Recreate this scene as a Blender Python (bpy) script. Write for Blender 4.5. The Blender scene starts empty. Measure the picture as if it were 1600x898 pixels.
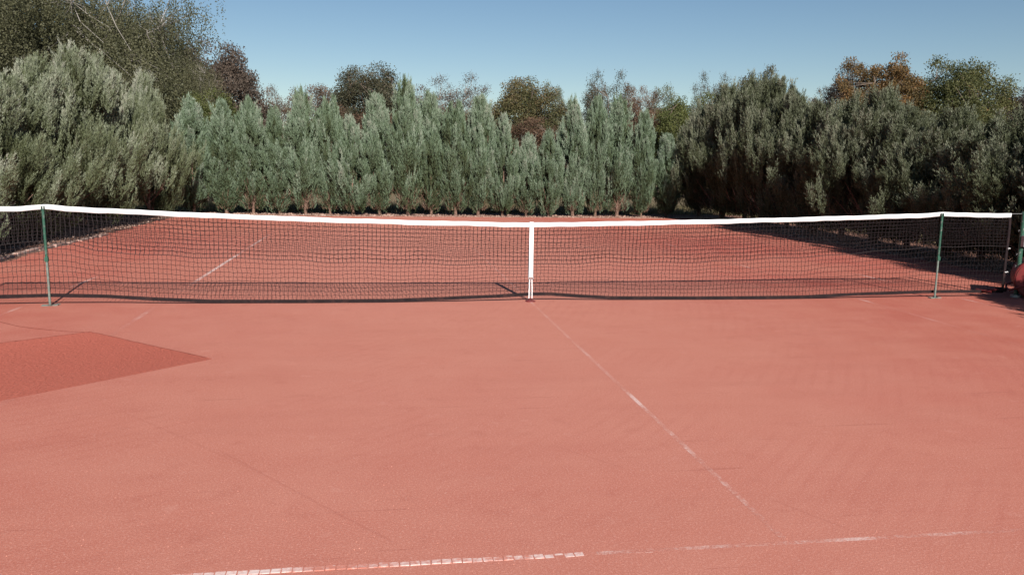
import bpy, math, random
import numpy as np
from mathutils import Matrix, Vector

SC = bpy.context.scene
COL = SC.collection

# ------------------------------------------------------------------ camera
CAM = np.array([-1.69483, -9.57354, 1.56857])
YAW, PIT, ROL, FPX = 0.1531987, -0.1441198, 0.0160969, 1317.6
_r = np.array([math.cos(YAW), -math.sin(YAW), 0.0])
_f = np.array([math.sin(YAW), math.cos(YAW), 0.0])
_u = np.array([0, 0, 1.0])
FW = _f*math.cos(PIT) + _u*math.sin(PIT)
_u2 = -_f*math.sin(PIT) + _u*math.cos(PIT)
RT = _r*math.cos(ROL) + _u2*math.sin(ROL)
UP = -_r*math.sin(ROL) + _u2*math.cos(ROL)
cd = bpy.data.cameras.new('camera')
cam = bpy.data.objects.new('camera', cd)
COL.objects.link(cam)
m = Matrix.Identity(4)
for i in range(3):
    m[i][0], m[i][1], m[i][2], m[i][3] = RT[i], UP[i], -FW[i], CAM[i]
cam.matrix_world = m
cd.sensor_width = 36.0
cd.lens = 36.0*FPX/1600.0
cd.clip_start = 0.05
cd.clip_end = 3000
SC.camera = cam

# ------------------------------------------------------------------ world, sun, exposure
SUN_DIR = np.array([0.134, -0.991, 0.0])            # horizontal direction towards the sun
SUN_EL = math.radians(30.0)
w = bpy.data.worlds.new("World"); SC.world = w; w.use_nodes = True
nt = w.node_tree; nt.nodes.clear()
sky = nt.nodes.new('ShaderNodeTexSky'); sky.sky_type = 'NISHITA'; sky.sun_disc = False
sky.sun_elevation = SUN_EL
sky.sun_rotation = math.atan2(SUN_DIR[0], SUN_DIR[1])
sky.altitude = 600; sky.air_density = 1.0; sky.dust_density = 0.0; sky.ozone_density = 1.0
bg = nt.nodes.new('ShaderNodeBackground'); bg.inputs['Strength'].default_value = 0.050
wo = nt.nodes.new('ShaderNodeOutputWorld')
hs = nt.nodes.new('ShaderNodeHueSaturation'); hs.inputs['Saturation'].default_value = 1.14; hs.inputs['Value'].default_value = 1.0
nt.links.new(sky.outputs[0], hs.inputs['Color']); nt.links.new(hs.outputs[0], bg.inputs[0]); nt.links.new(bg.outputs[0], wo.inputs[0])
sl = bpy.data.lights.new('sun', 'SUN'); sl.energy = 5.0; sl.angle = math.radians(0.5)
sl.color = (1.0, 0.95, 0.88)
so = bpy.data.objects.new('sun', sl); COL.objects.link(so)
tosun = Vector((SUN_DIR[0]*math.cos(SUN_EL), SUN_DIR[1]*math.cos(SUN_EL), math.sin(SUN_EL)))
so.rotation_euler = tosun.to_track_quat('Z', 'Y').to_euler()
so.location = (0, -20, 20)
SC.view_settings.view_transform = 'Standard'
SC.view_settings.look = 'None'
SC.view_settings.exposure = 0.63
SC.view_settings.gamma = 1.0

# ------------------------------------------------------------------ helpers
def ray(u, v):
    return FW + RT*(u-800)/FPX - UP*(v-449)/FPX
def gnd(u, v, z=0.0):
    d = ray(u, v); return CAM + d*(z-CAM[2])/d[2]
def aty(u, v, y):
    d = ray(u, v); return CAM + d*(y-CAM[1])/d[1]

def tag(o, label=None, cat=None, group=None, kind=None):
    if label: o['label'] = label
    if cat: o['category'] = cat
    if group: o['group'] = group
    if kind: o['kind'] = kind
    return o
def empty(name, loc=(0, 0, 0), rz=0.0):
    o = bpy.data.objects.new(name, None); COL.objects.link(o)
    o.location = loc; o.rotation_euler = (0, 0, rz); o.empty_display_size = 0.2
    return o
def link(name, me, parent=None, mat=None):
    o = bpy.data.objects.new(name, me); COL.objects.link(o)
    if mat is not None and len(me.materials) == 0: me.materials.append(mat)
    if parent is not None: o.parent = parent
    return o
def np_mesh(name, V, F, mat=None, tint=None, smooth=False):
    """V (n,3); F (m,k) all faces the same size k; tint (m,) per face float"""
    me = bpy.data.meshes.new(name)
    V = np.asarray(V, np.float32); F = np.asarray(F, np.int32)
    n, k = F.shape
    me.vertices.add(len(V)); me.vertices.foreach_set('co', V.ravel())
    me.loops.add(n*k); me.loops.foreach_set('vertex_index', F.ravel())
    me.polygons.add(n)
    me.polygons.foreach_set('loop_start', np.arange(0, n*k, k, dtype=np.int32))
    me.polygons.foreach_set('loop_total', np.full(n, k, np.int32))
    if tint is not None:
        a = me.attributes.new('tint', 'FLOAT', 'FACE'); a.data.foreach_set('value', np.asarray(tint, np.float32))
    me.update(calc_edges=True)
    me.polygons.foreach_set('use_smooth', np.full(n, smooth, bool))
    if mat is not None: me.materials.append(mat)
    return me
def unit(a):
    return a/np.maximum(np.linalg.norm(a, axis=-1, keepdims=True), 1e-9)

class MB:
    """collects quads/tris of simple shapes into one mesh"""
    def __init__(s): s.v = []; s.f = []
    def add(s, vs, fs):
        b = len(s.v); s.v += [tuple(map(float, q)) for q in vs]; s.f += [tuple(b+i for i in f) for f in fs]
    def box(s, c, d, rot=0.0, bev=0.0):
        cx, cy, cz = c; hx, hy, hz = d[0]/2, d[1]/2, d[2]/2
        if bev > 0:
            b = min(bev, hx*.9, hy*.9, hz*.9)
            pts = [(-hx, -hy), (hx, -hy), (hx, hy), (-hx, hy)]
            inn = [(-hx+b, -hy+b), (hx-b, -hy+b), (hx-b, hy-b), (-hx+b, hy-b)]
            vs = [(x, y, -hz) for x, y in pts]+[(x, y, hz-b) for x, y in pts]+[(x, y, hz) for x, y in inn]
            fs = [(3, 2, 1, 0), (8, 9, 10, 11)]
            for i in range(4):
                j = (i+1) % 4
                fs += [(i, j, 4+j, 4+i), (4+i, 4+j, 8+j, 8+i)]
        else:
            vs = [(x, y, z) for z in (-hz, hz) for x, y in ((-hx, -hy), (hx, -hy), (hx, hy), (-hx, hy))]
            fs = [(3, 2, 1, 0), (4, 5, 6, 7), (0, 1, 5, 4), (1, 2, 6, 5), (2, 3, 7, 6), (3, 0, 4, 7)]
        ca, sa = math.cos(rot), math.sin(rot)
        s.add([(cx+x*ca-y*sa, cy+x*sa+y*ca, cz+z) for x, y, z in vs], fs)
    def tube(s, pts, rad, n=8, cap=True):
        P = np.array(pts, float); m_ = len(P)
        R = np.full(m_, rad, float) if np.isscalar(rad) else np.array(rad, float)
        T = unit(np.gradient(P, axis=0))
        ref = np.array([0, 0, 1.0]) if abs(T[0][2]) < .9 else np.array([1.0, 0, 0])
        vs = []
        for i in range(m_):
            a = unit(np.cross(T[i], ref)); b = np.cross(T[i], a)
            for k in range(n):
                t = 2*math.pi*k/n
                vs.append(P[i]+R[i]*(a*math.cos(t)+b*math.sin(t)))
        fs = []
        for i in range(m_-1):
            for k in range(n):
                j = (k+1) % n
                fs.append((i*n+k, (i+1)*n+k, (i+1)*n+j, i*n+j))
        if cap: fs += [tuple(range(n)), tuple((m_-1)*n+k for k in reversed(range(n)))]
        s.add(vs, fs)
    def build(s, name, mat, parent=None, smooth=False):
        me = bpy.data.meshes.new(name); me.from_pydata(s.v, [], s.f); me.update()
        if smooth:
            me.polygons.foreach_set('use_smooth', [True]*len(me.polygons))
            try: me.set_sharp_from_angle(angle=math.radians(40))
            except Exception: pass
        me.materials.append(mat)
        return link(name, me, parent)

def segs_mesh(A, B, rad, sides=3):
    """many separate prisms from A[i] to B[i] -> V, F(quads)"""
    A = np.asarray(A, float); B = np.asarray(B, float); n = len(A)
    T = unit(B-A)
    ref = np.where(np.abs(T[:, 2:3]) < .9, np.array([[0, 0, 1.0]]), np.array([[0, 1.0, 0]]))
    a = unit(np.cross(T, ref)); b = np.cross(T, a)
    rad = np.broadcast_to(np.asarray(rad, float).reshape(-1, 1), (n, 1))
    V = np.zeros((n, 2*sides, 3))
    for k in range(sides):
        t = 2*math.pi*k/sides
        o = rad*(a*math.cos(t)+b*math.sin(t))
        V[:, k] = A+o; V[:, sides+k] = B+o
    F = np.zeros((n, sides, 4), int)
    base = (np.arange(n)*2*sides)[:, None]
    for k in range(sides):
        j = (k+1) % sides
        F[:, k] = base+np.array([[k, sides+k, sides+j, j]])
    return V.reshape(-1, 3), F.reshape(-1, 4)

# ------------------------------------------------------------------ materials
def newmat(name, rough=0.7, spec=0.3):
    mt = bpy.data.materials.new(name); mt.use_nodes = True
    t = mt.node_tree; b = t.nodes['Principled BSDF']
    b.inputs['Roughness'].default_value = rough
    b.inputs['Specular IOR Level'].default_value = spec
    return mt, t, b
def N(t, typ, **kw):
    n = t.nodes.new(typ)
    for k, v in kw.items():
        if k in n.inputs.keys() if hasattr(n.inputs, 'keys') else False: n.inputs[k].default_value = v
        else: setattr(n, k, v)
    return n
def noise(t, vec, scale, detail=4, rough=.55):
    n = t.nodes.new('ShaderNodeTexNoise'); n.inputs['Scale'].default_value = scale
    n.inputs['Detail'].default_value = detail; n.inputs['Roughness'].default_value = rough
    if vec is not None: t.links.new(vec, n.inputs['Vector'])
    return n.outputs['Fac']
def mapr(t, fac, a, b, c=0.0, d=1.0):
    n = t.nodes.new('ShaderNodeMapRange'); n.inputs[1].default_value = a; n.inputs[2].default_value = b
    n.inputs[3].default_value = c; n.inputs[4].default_value = d
    t.links.new(fac, n.inputs[0]); return n.outputs[0]
def mix(t, fac, a, b, mode='MIX'):
    n = t.nodes.new('ShaderNodeMix'); n.data_type = 'RGBA'; n.blend_type = mode
    for idx, x in ((0, fac), (6, a), (7, b)):
        if isinstance(x, (int, float)): n.inputs[idx].default_value = x
        elif isinstance(x, tuple): n.inputs[idx].default_value = (*x, 1)
        else: t.links.new(x, n.inputs[idx])
    return n.outputs[2]
def mth(t, op, a, b=None, c=None):
    n = t.nodes.new('ShaderNodeMath'); n.operation = op
    for i, x in enumerate((a, b, c)):
        if x is None: continue
        if isinstance(x, (int, float)): n.inputs[i].default_value = x
        else: t.links.new(x, n.inputs[i])
    return n.outputs[0]
def ramp(t, fac, stops):
    n = t.nodes.new('ShaderNodeValToRGB'); e = n.color_ramp.elements
    while len(e) < len(stops): e.new(0.5)
    for i, (p_, c) in enumerate(stops): e[i].position = p_; e[i].color = (*c, 1)
    t.links.new(fac, n.inputs[0]); return n.outputs[0]
def bump(t, b, h, strength=.3, dist=.01):
    n = t.nodes.new('ShaderNodeBump'); n.inputs['Strength'].default_value = strength
    n.inputs['Distance'].default_value = dist
    t.links.new(h, n.inputs['Height']); t.links.new(n.outputs[0], b.inputs['Normal'])
def geopos(t):
    return t.nodes.new('ShaderNodeNewGeometry').outputs['Position']
def stretched(t, pos, s, rz=0.0):
    mp = t.nodes.new('ShaderNodeMapping'); mp.inputs['Scale'].default_value = s
    mp.inputs['Rotation'].default_value = (0, 0, rz)
    t.links.new(pos, mp.inputs[0]); return mp.outputs[0]

CLAY_A = (0.47, 0.146, 0.098); CLAY_B = (0.42, 0.094, 0.066); CLAY_DUST_VIGNETTE = (0.61, 0.272, 0.198)
def clay_color(t, pos):
    big = noise(t, pos, 0.22, 3); med = noise(t, pos, 2.2, 5); fine = noise(t, pos, 90, 3, .7); grit = noise(t, pos, 330, 2, .7)
    c = mix(t, mapr(t, big, .38, .62), CLAY_B, CLAY_A)
    c = mix(t, mapr(t, med, .35, .75, 0, .35), c, CLAY_DUST_VIGNETTE)
    # lens shading put into the colour: paler middle, redder sides, irregular
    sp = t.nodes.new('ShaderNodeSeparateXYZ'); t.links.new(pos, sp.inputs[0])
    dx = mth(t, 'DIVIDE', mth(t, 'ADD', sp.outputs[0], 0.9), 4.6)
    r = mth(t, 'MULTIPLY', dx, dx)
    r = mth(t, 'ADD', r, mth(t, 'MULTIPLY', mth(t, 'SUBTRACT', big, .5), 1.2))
    c = mix(t, mapr(t, r, 1.1, 0.0, 0, .58), c, CLAY_DUST_VIGNETTE)
    # brushing streaks from the drag net and thin scuffs
    st = noise(t, stretched(t, pos, (0.5, 3.2, 1), .62), 1.3, 5)
    c = mix(t, mapr(t, st, .46, .70, 0, .10), c, (0.30, 0.075, 0.052))
    sc = noise(t, stretched(t, pos, (1.2, 26, 1), -.55), 1.1, 2)
    c = mix(t, mapr(t, sc, .67, .74, 0, .30), c, (0.24, 0.055, 0.04))
    wv = t.nodes.new('ShaderNodeTexWave'); wv.wave_type = 'RINGS'; wv.rings_direction = 'Z'; wv.inputs['Scale'].default_value = 2.6
    wv.inputs['Distortion'].default_value = 1.6; wv.inputs['Detail'].default_value = 3; wv.inputs['Detail Scale'].default_value = .6
    mp = t.nodes.new('ShaderNodeMapping'); mp.inputs['Location'].default_value = (9.0, -3.0, 0); t.links.new(pos, mp.inputs[0]); t.links.new(mp.outputs[0], wv.inputs['Vector'])
    c = mix(t, mth(t, 'MULTIPLY', mapr(t, wv.outputs['Fac'], .62, .95, 0, .11), mapr(t, noise(t, pos, .7, 3), .45, .62)), c, (0.36, 0.085, 0.06))
    # long shallow grooves left by dragged equipment
    for (ua, va, ub, vb, wd_, k_) in ((330, 700, 640, 850, .012, .22), (180, 640, 420, 745, .014, .14), (1190, 770, 1360, 835, .010, .26), (860, 690, 1000, 735, .012, .16), (870, 570, 1050, 566, .012, .12)):
        a_ = gnd(ua, va); b_ = gnd(ub, vb); d_ = (b_-a_)/np.linalg.norm(b_-a_); L_ = float(np.linalg.norm(b_-a_))
        px = mth(t, 'SUBTRACT', sp.outputs[0], float(a_[0])); py = mth(t, 'SUBTRACT', sp.outputs[1], float(a_[1]))
        al = mth(t, 'ADD', mth(t, 'MULTIPLY', px, float(d_[0])), mth(t, 'MULTIPLY', py, float(d_[1])))
        pe = mth(t, 'ABSOLUTE', mth(t, 'ADD', mth(t, 'SUBTRACT', mth(t, 'MULTIPLY', px, float(d_[1])), mth(t, 'MULTIPLY', py, float(d_[0]))), mth(t, 'MULTIPLY', mth(t, 'SUBTRACT', big, .5), .25)))
        mk = mth(t, 'MULTIPLY', mapr(t, pe, wd_, wd_*.3, 0, k_), mth(t, 'MULTIPLY', mapr(t, al, 0, .15), mapr(t, al, L_, L_-.15)))
        c = mix(t, mth(t, 'MULTIPLY', mk, mapr(t, fine, .35, .6, .4, 1)), c, (0.26, 0.06, 0.042))
    # scuffed patches where players turned
    fp = noise(t, pos, 5.5, 3, .5)
    c = mix(t, mapr(t, fp, .60, .70, 0, .14), c, (0.33, 0.08, 0.055)); c = mix(t, mapr(t, fp, .34, .27, 0, .22), c, (0.66, 0.33, 0.26))
    # grain
    c = mix(t, mapr(t, grit, .34, .56, .75, 0), c, (0.20, 0.045, 0.035))
    c = mix(t, mapr(t, fine, .50, .72, 0, .55), c, (0.66, 0.34, 0.28))
    v = t.nodes.new('ShaderNodeTexVoronoi'); v.inputs['Scale'].default_value = 55; v.inputs['Randomness'].default_value = 1
    t.links.new(pos, v.inputs['Vector'])
    c = mix(t, mth(t, 'MULTIPLY', mapr(t, v.outputs['Distance'], .16, .10), mapr(t, noise(t, pos, 9, 2), .60, .66, 0, .55)), c, (0.75, 0.50, 0.44))
    h = mth(t, 'ADD', mth(t, 'MULTIPLY', grit, .5), mth(t, 'ADD', fine, mth(t, 'MULTIPLY', med, 1.5)))
    return c, h
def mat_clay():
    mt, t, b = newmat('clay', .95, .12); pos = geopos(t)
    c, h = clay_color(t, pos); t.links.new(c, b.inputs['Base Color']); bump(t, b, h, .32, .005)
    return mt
def mat_line(name, axis, spots, base=.0):
    """worn white tape half covered by clay. spots: (centre, halfwidth, strength) along the line"""
    mt, t, b = newmat(name, .85, .2); pos = geopos(t)
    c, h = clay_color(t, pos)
    sp = t.nodes.new('ShaderNodeSeparateXYZ'); t.links.new(pos, sp.inputs[0]); co = sp.outputs[axis]
    acc = mth(t, 'ADD', base, 0.0)
    for ce, hw, s in spots:
        d = mth(t, 'ABSOLUTE', mth(t, 'SUBTRACT', co, ce))
        acc = mth(t, 'MAXIMUM', acc, mapr(t, d, hw, 0, 0, s*1.25))
    n1 = noise(t, pos, 42, 4, .75); n2 = noise(t, pos, 3.3, 3)
    k = mth(t, 'ADD', acc, mth(t, 'MULTIPLY', mth(t, 'SUBTRACT', n1, .5), 1.6))
    k = mth(t, 'ADD', k, mth(t, 'MULTIPLY', mth(t, 'SUBTRACT', n2, .5), .9))
    k = mth(t, 'MULTIPLY', mapr(t, k, .30, .85, 0, .75), mapr(t, noise(t, pos, 140, 3, .7), .38, .60, .35, 1))
    c = mix(t, k, c, (0.74, 0.60, 0.56))
    t.links.new(c, b.inputs['Base Color']); bump(t, b, h, .5, .005)
    return mt
def mat_simple(name, col, rough=.6, spec=.3, var=.25, scale=20, metal=0.0, bmp=.0, dark=None, dscale=6):
    mt, t, b = newmat(name, rough, spec); b.inputs['Metallic'].default_value = metal
    tc = t.nodes.new('ShaderNodeTexCoord').outputs['Object']
    n = noise(t, tc, scale, 4)
    lo = tuple(x*(1-var) for x in col); hi = tuple(min(1, x*(1+var)) for x in col)
    c = mix(t, mapr(t, n, .3, .7), lo, hi)
    if dark is not None:
        c = mix(t, mapr(t, noise(t, tc, dscale, 5, .65), .52, .68), c, dark)
    t.links.new(c, b.inputs['Base Color'])
    if bmp: bump(t, b, n, bmp, .004)
    return mt
def mat_leaf(name, stops, var=.25, trans=.25, rough=.55):
    mt, t, b = newmat(name, rough, .25)
    at = t.nodes.new('ShaderNodeAttribute'); at.attribute_name = 'tint'
    oi = t.nodes.new('ShaderNodeObjectInfo')
    f = mth(t, 'ADD', at.outputs['Fac'], mth(t, 'MULTIPLY', mth(t, 'SUBTRACT', oi.outputs['Random'], .5), var))
    c = ramp(t, f, stops); t.links.new(c, b.inputs['Base Color'])
    tr = t.nodes.new('ShaderNodeBsdfTranslucent'); t.links.new(c, tr.inputs[0])
    mx = t.nodes.new('ShaderNodeMixShader'); mx.inputs[0].default_value = trans
    t.links.new(b.outputs[0], mx.inputs[1]); t.links.new(tr.outputs[0], mx.inputs[2])
    t.links.new(mx.outputs[0], t.nodes['Material Output'].inputs[0])
    return mt
def mat_ground(name, a, b_, c_, s=1.5):
    mt, t, b = newmat(name, .95, .1); pos = geopos(t)
    n1 = noise(t, pos, s, 6, .65); n2 = noise(t, pos, s*14, 4, .7); n3 = noise(t, pos, s*.22, 3)
    c = mix(t, mapr(t, n1, .35, .65), a, b_)
    c = mix(t, mapr(t, n3, .4, .62, 0, .6), c, c_)
    c = mix(t, mapr(t, n2, .35, .7, 0, .5), c, tuple(x*1.7 for x in b_))
    t.links.new(c, b.inputs['Base Color']); bump(t, b, n2, .8, .03)
    return mt

M = {}
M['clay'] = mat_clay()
M['soil'] = mat_ground('soil', (.11, .065, .048), (.21, .115, .085), (.30, .14, .10), 3.0)
M['field'] = mat_ground('dry_grass_ground', (.12, .095, .055), (.20, .155, .10), (.14, .11, .065), 1.0)
M['kerb'] = mat_simple('kerb_concrete', (.30, .23, .20), .9, .15, .25, 14, bmp=.5, dark=(.36, .14, .10), dscale=7)
M['band'] = mat_simple('white_canvas', (.72, .71, .71), .75, .2, .05, 30, bmp=.3, dark=(.62, .58, .56), dscale=9)
M['tape'] = mat_simple('dark_vinyl_tape', (.016, .010, .011), .8, .15, .3, 25, dark=(.035, .017, .016), dscale=9)
M['net'] = mat_simple('black_net_cord', (.018, .013, .014), .7, .25, .3, 15)
M['pole'] = mat_simple('green_pole_paint', (.022, .078, .052), .45, .4, .25, 30, dark=(.18, .20, .18), dscale=14)
M['pole_dusty'] = mat_simple('dusty_grey_green_pole', (.13, .165, .145), .55, .4, .25, 40, dark=(.24, .15, .12), dscale=16)
M['steel'] = mat_simple('galvanised_steel', (.33, .33, .34), .45, .5, .2, 40, metal=.6)
M['red'] = mat_simple('dark_red_paint', (.15, .016, .016), .5, .45, .25, 10, bmp=.15, dark=(.12, .03, .02), dscale=8)
M['drag'] = mat_simple('clay_dusted_cord', (.305, .090, .066), .9, .1, .10, 60)
M['dragrope'] = mat_simple('dark_rope', (.20, .062, .048), .85, .1, .3, 30)
M['tile'] = mat_simple('worn_white_line_tile', (.60, .42, .38), .85, .15, .10, 60, bmp=.4)
_t = M['tile'].node_tree; _b = _t.nodes['Principled BSDF']; _pos = geopos(_t)
_k = mth(_t, 'ADD', noise(_t, _pos, 34, 5, .75), mth(_t, 'MULTIPLY', mth(_t, 'SUBTRACT', noise(_t, _pos, 3.0, 3), .5), 1.1))
_c = mix(_t, mapr(_t, _k, .36, .64), (.66, .50, .46), (.52, .20, .15)); _t.links.new(_c, _b.inputs['Base Color'])
M['bark'] = mat_simple('juniper_bark', (.17, .105, .08), .9, .1, .4, 18, bmp=.6)
M['bark_grey'] = mat_simple('grey_brown_bark', (.13, .10, .08), .9, .1, .4, 12, bmp=.6)
M['birch'] = mat_simple('birch_bark', (.27, .245, .22), .8, .2, .2, 9, bmp=.3, dark=(.08, .06, .05), dscale=7)
M['wire'] = mat_simple('fence_wire', (.22, .22, .19), .5, .4, .2, 5, metal=.4)
M['fencepost'] = mat_simple('fence_post', (.22, .21, .19), .7, .3, .2, 12)
M['stone'] = mat_simple('pebble', (.48, .22, .17), .9, .15, .35, 120)
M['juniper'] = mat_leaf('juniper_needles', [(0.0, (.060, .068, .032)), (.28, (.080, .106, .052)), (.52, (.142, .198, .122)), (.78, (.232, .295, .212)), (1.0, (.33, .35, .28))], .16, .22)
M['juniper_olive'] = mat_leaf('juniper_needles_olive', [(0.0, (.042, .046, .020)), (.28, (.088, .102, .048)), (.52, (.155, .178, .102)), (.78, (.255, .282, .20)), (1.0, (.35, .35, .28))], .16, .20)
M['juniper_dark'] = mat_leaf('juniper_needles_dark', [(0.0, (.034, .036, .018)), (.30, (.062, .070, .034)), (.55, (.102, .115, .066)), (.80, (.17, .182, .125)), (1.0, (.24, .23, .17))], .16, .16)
M['dead'] = mat_leaf('dead_juniper_twigs', [(0, (.09, .05, .035)), (.5, (.17, .10, .07)), (1, (.26, .19, .13))], .1, .05)
LEAF = {
 'dark':   [(0, (0.039, 0.041, 0.023)), (.45, (0.081, 0.080, 0.047)), (.8, (0.137, 0.117, 0.075)), (1, (0.208, 0.138, 0.091))],
 'rust':   [(0, (.060, .042, .026)), (.4, (.125, .080, .052)), (.75, (.215, .130, .085)), (1, (.29, .20, .14))],
 'mixed':  [(0, (0.058, 0.062, 0.026)), (.4, (0.117, 0.117, 0.052)), (.7, (0.195, 0.145, 0.072)), (1, (0.273, 0.165, 0.098))],
 'green':  [(0, (0.046, 0.055, 0.019)), (.5, (0.111, 0.127, 0.042)), (.85, (0.182, 0.186, 0.062)), (1, (0.260, 0.193, 0.078))],
 'purple': [(0, (.050, .040, .032)), (.45, (.110, .086, .068)), (.8, (.185, .135, .105)), (1, (.25, .23, .21))],
 'birch':  [(0, (.052, .054, .028)), (.45, (.112, .112, .060)), (.8, (.175, .165, .095)), (.93, (.23, .17, .09)), (1, (.29, .28, .23))],
 'orange': [(0, (0.072, 0.062, 0.026)), (.35, (0.156, 0.103, 0.042)), (.7, (0.273, 0.145, 0.058)), (1, (0.390, 0.234, 0.104))],
 'oak':    [(0, (0.046, 0.055, 0.023)), (.45, (0.098, 0.107, 0.042)), (.8, (0.156, 0.145, 0.058)), (1, (0.286, 0.165, 0.072))],
 'pale':   [(0, (0.104, 0.117, 0.072)), (.5, (0.182, 0.200, 0.130)), (1, (0.286, 0.303, 0.221))],
}
LM = {k: mat_leaf('leaves_'+k, v, .12, .42) for k, v in LEAF.items()}
M['straw'] = mat_leaf('dry_grass_blades', [(0, (.10, .10, .035)), (.5, (.22, .18, .09)), (1, (.38, .31, .19))], .1, .3)

# ------------------------------------------------------------------ the setting
def sheet(name, x0, x1, y0, y1, z, mat, nx=1, ny=1, amp=0.0, seed=0, edge=0.0):
    xs = np.linspace(x0, x1, nx+1); ys = np.linspace(y0, y1, ny+1)
    X, Y = np.meshgrid(xs, ys); rg = np.random.default_rng(seed)
    Z = np.full_like(X, z)
    if amp: Z += amp*(np.sin(X*1.7+seed)*np.cos(Y*1.3)+.6*np.sin(X*4.1+Y*3.3))*.5
    if edge:
        X[:, 0] += edge*(rg.random(ny+1)-.5); X[:, -1] += edge*(rg.random(ny+1)-.5); Y[-1, :] += edge*(rg.random(nx+1)-.5)
    V = np.stack([X, Y, Z], -1).reshape(-1, 3)
    i, j = np.meshgrid(np.arange(nx), np.arange(ny)); a = (j*(nx+1)+i).ravel()
    F = np.stack([a, a+1, a+nx+2, a+nx+1], 1)
    return tag(link(name, np_mesh(name, V, F, mat)), kind='structure')
sheet('ground', -900, 900, -900, 900, -0.030, M['field'])
sheet('soil_border', -10.2, 11.0, -16, 19.0, -0.016, M['soil'], 40, 60, .012, 3, .3)
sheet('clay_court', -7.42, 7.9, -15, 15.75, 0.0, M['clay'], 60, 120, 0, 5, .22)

T0 = 0.0004
def line_strip(name, x0, x1, y0, y1, mat, z=T0):
    return sheet(name, x0, x1, y0, y1, z, mat)
gx = lambda u, v: gnd(u, v)[0]
gy = lambda u, v: gnd(u, v)[1]
SVC = -6.4
xs0, xs1 = gx(345, 899), gx(800, 868)
mservice = mat_line('service_line_worn', 0, [(gx(860, 866), .7, .50), (gx(1130, 851), .45, .42), (gx(1340, 843), .30, .60), (gx(1500, 833), .5, .40)], .30)
line_strip('service_line', xs1+.35, 5.485, SVC-.015, SVC+.015, mservice)
mcentre = mat_line('centre_line_worn', 1, [(gy(995, 628), .42, .75), (gy(1045, 678), .3, .38), (gy(860, 492), .9, .30), (gy(1128, 756), .10, .5), (gy(920, 550), .8, .40), (gy(1070, 700), .5, .42)], .33)
line_strip('centre_service_line', -.015, .015, SVC+.05, 6.35, mcentre)
mside = mat_line('singles_line_worn', 1, [(3.6, 3.0, .95), (7.5, 2.5, .6), (-.7, .8, .34), (-4.5, .9, .28)], .10)
line_strip('left_singles_line', -4.115-.026, -4.115+.026, -11.8, 11.8, mside)
mside2 = mat_line('singles_line_right_worn', 1, [(-.2, .35, .5), (-1.4, .9, .36), (3.3, 1.6, .36), (6.8, .8, .5), (9.5, .8, .4)], .10)
line_strip('right_singles_line', 4.115-.018, 4.115+.018, -11.8, 11.8, mside2)
mdb = mat_line('doubles_line_worn', 1, [(1.9, .8, .6), (-.3, .5, .45), (-.9, .3, .4)], .12)
line_strip('left_doubles_line', -5.485-.02, -5.485+.02, -11.8, 11.8, mdb)
line_strip('right_doubles_line', 5.485-.02, 5.485+.02, -11.8, 11.8, mdb)
mfar = mat_line('far_line_worn', 0, [(-2.2, .8, .35), (2.2, .6, .4), (6.5, .6, .5)], .12)
line_strip('far_service_line', -4.0, 4.0, 6.4-.025, 6.4+.025, mfar)
line_strip('far_baseline', -5.4, 5.4, 11.885-.04, 11.885+.04, mfar)

# tiles of the service line, seen one by one on its left half
rnd = random.Random(7)
tl = tag(empty('service_line_tiles', (0, SVC, 0)), kind='structure')
tm = []
for k in range(3):
    q = MB(); q.box((0, 0, 0.0015), (.0385-.0008*k, .036-.001*k, .006), 0, .0015); me = None
    o = q.build('line_tile', M['tile'], tl); tm.append(o.data); bpy.data.objects.remove(o)
x = xs0-.5; k = 0
while x < xs1+.60:
    # clay covers more and more of the tiles towards the right
    o = link('line_tile', tm[k % 3], tl)
    zz = -.0018 + rnd.uniform(-.0014, .0010) - max(0, (x-xs1+.3))*.0034 - max(0, xs0+.2-x)*.004
    o.location = (x, rnd.uniform(-.0015, .0015), zz); o.rotation_euler = (rnd.uniform(-.02, .02), 0, rnd.uniform(-.05, .05))
    x += .0415+rnd.uniform(-.001, .001); k += 1

# edging stones on the left side of the court
kb = tag(empty('kerb', (-7.47, 0, 0)), kind='structure')
y = -6.0; kms = []
for k in range(4):
    q = MB(); q.box((0, 0, 0), (.10, .47, .10), 0, .012); o = q.build('kerb_stone', M['kerb'], kb); kms.append(o.data); bpy.data.objects.remove(o)
while y < 9.0:
    o = link('kerb_stone', rnd.choice(kms), kb)
    o.location = (rnd.uniform(-.02, .02)+.10*math.sin(y*.9), y, -.022+rnd.uniform(-.012, .012)); o.rotation_euler = (rnd.uniform(-.02, .02), rnd.uniform(-.06, .06), rnd.uniform(-.06, .06))
    y += .49

# grit on the clay
def grit(name, n, fx, sz, mat, seed):
    rg = np.random.default_rng(seed)
    c = fx(rg, n); s = sz[0]+(sz[1]-sz[0])*rg.random(n)**3
    base = np.array([[1, 0, -.3], [-.5, .87, -.3], [-.5, -.87, -.3], [0, 0, .7]])
    th = rg.random(n)*6.28; ca, sa = np.cos(th), np.sin(th)
    V = np.zeros((n, 4, 3))
    for k in range(4):
        b_ = base[k]
        V[:, k, 0] = c[:, 0]+s*(b_[0]*ca-b_[1]*sa); V[:, k, 1] = c[:, 1]+s*(b_[0]*sa+b_[1]*ca); V[:, k, 2] = c[:, 2]+s*b_[2]
    F = (np.arange(n)*4)[:, None, None]+np.array([[[0, 1, 3], [1, 2, 3], [2, 0, 3]]])
    return tag(link(name, np_mesh(name, V.reshape(-1, 3), F.reshape(-1, 3), mat)), kind='stuff')
def fx_court(rg, n):
    d = 2.4+10*rg.random(n)**1.6; a = YAW+(rg.random(n)-.5)*1.35
    return np.stack([CAM[0]+d*np.sin(a), CAM[1]+d*np.cos(a), np.full(n, .001)], 1)
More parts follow.
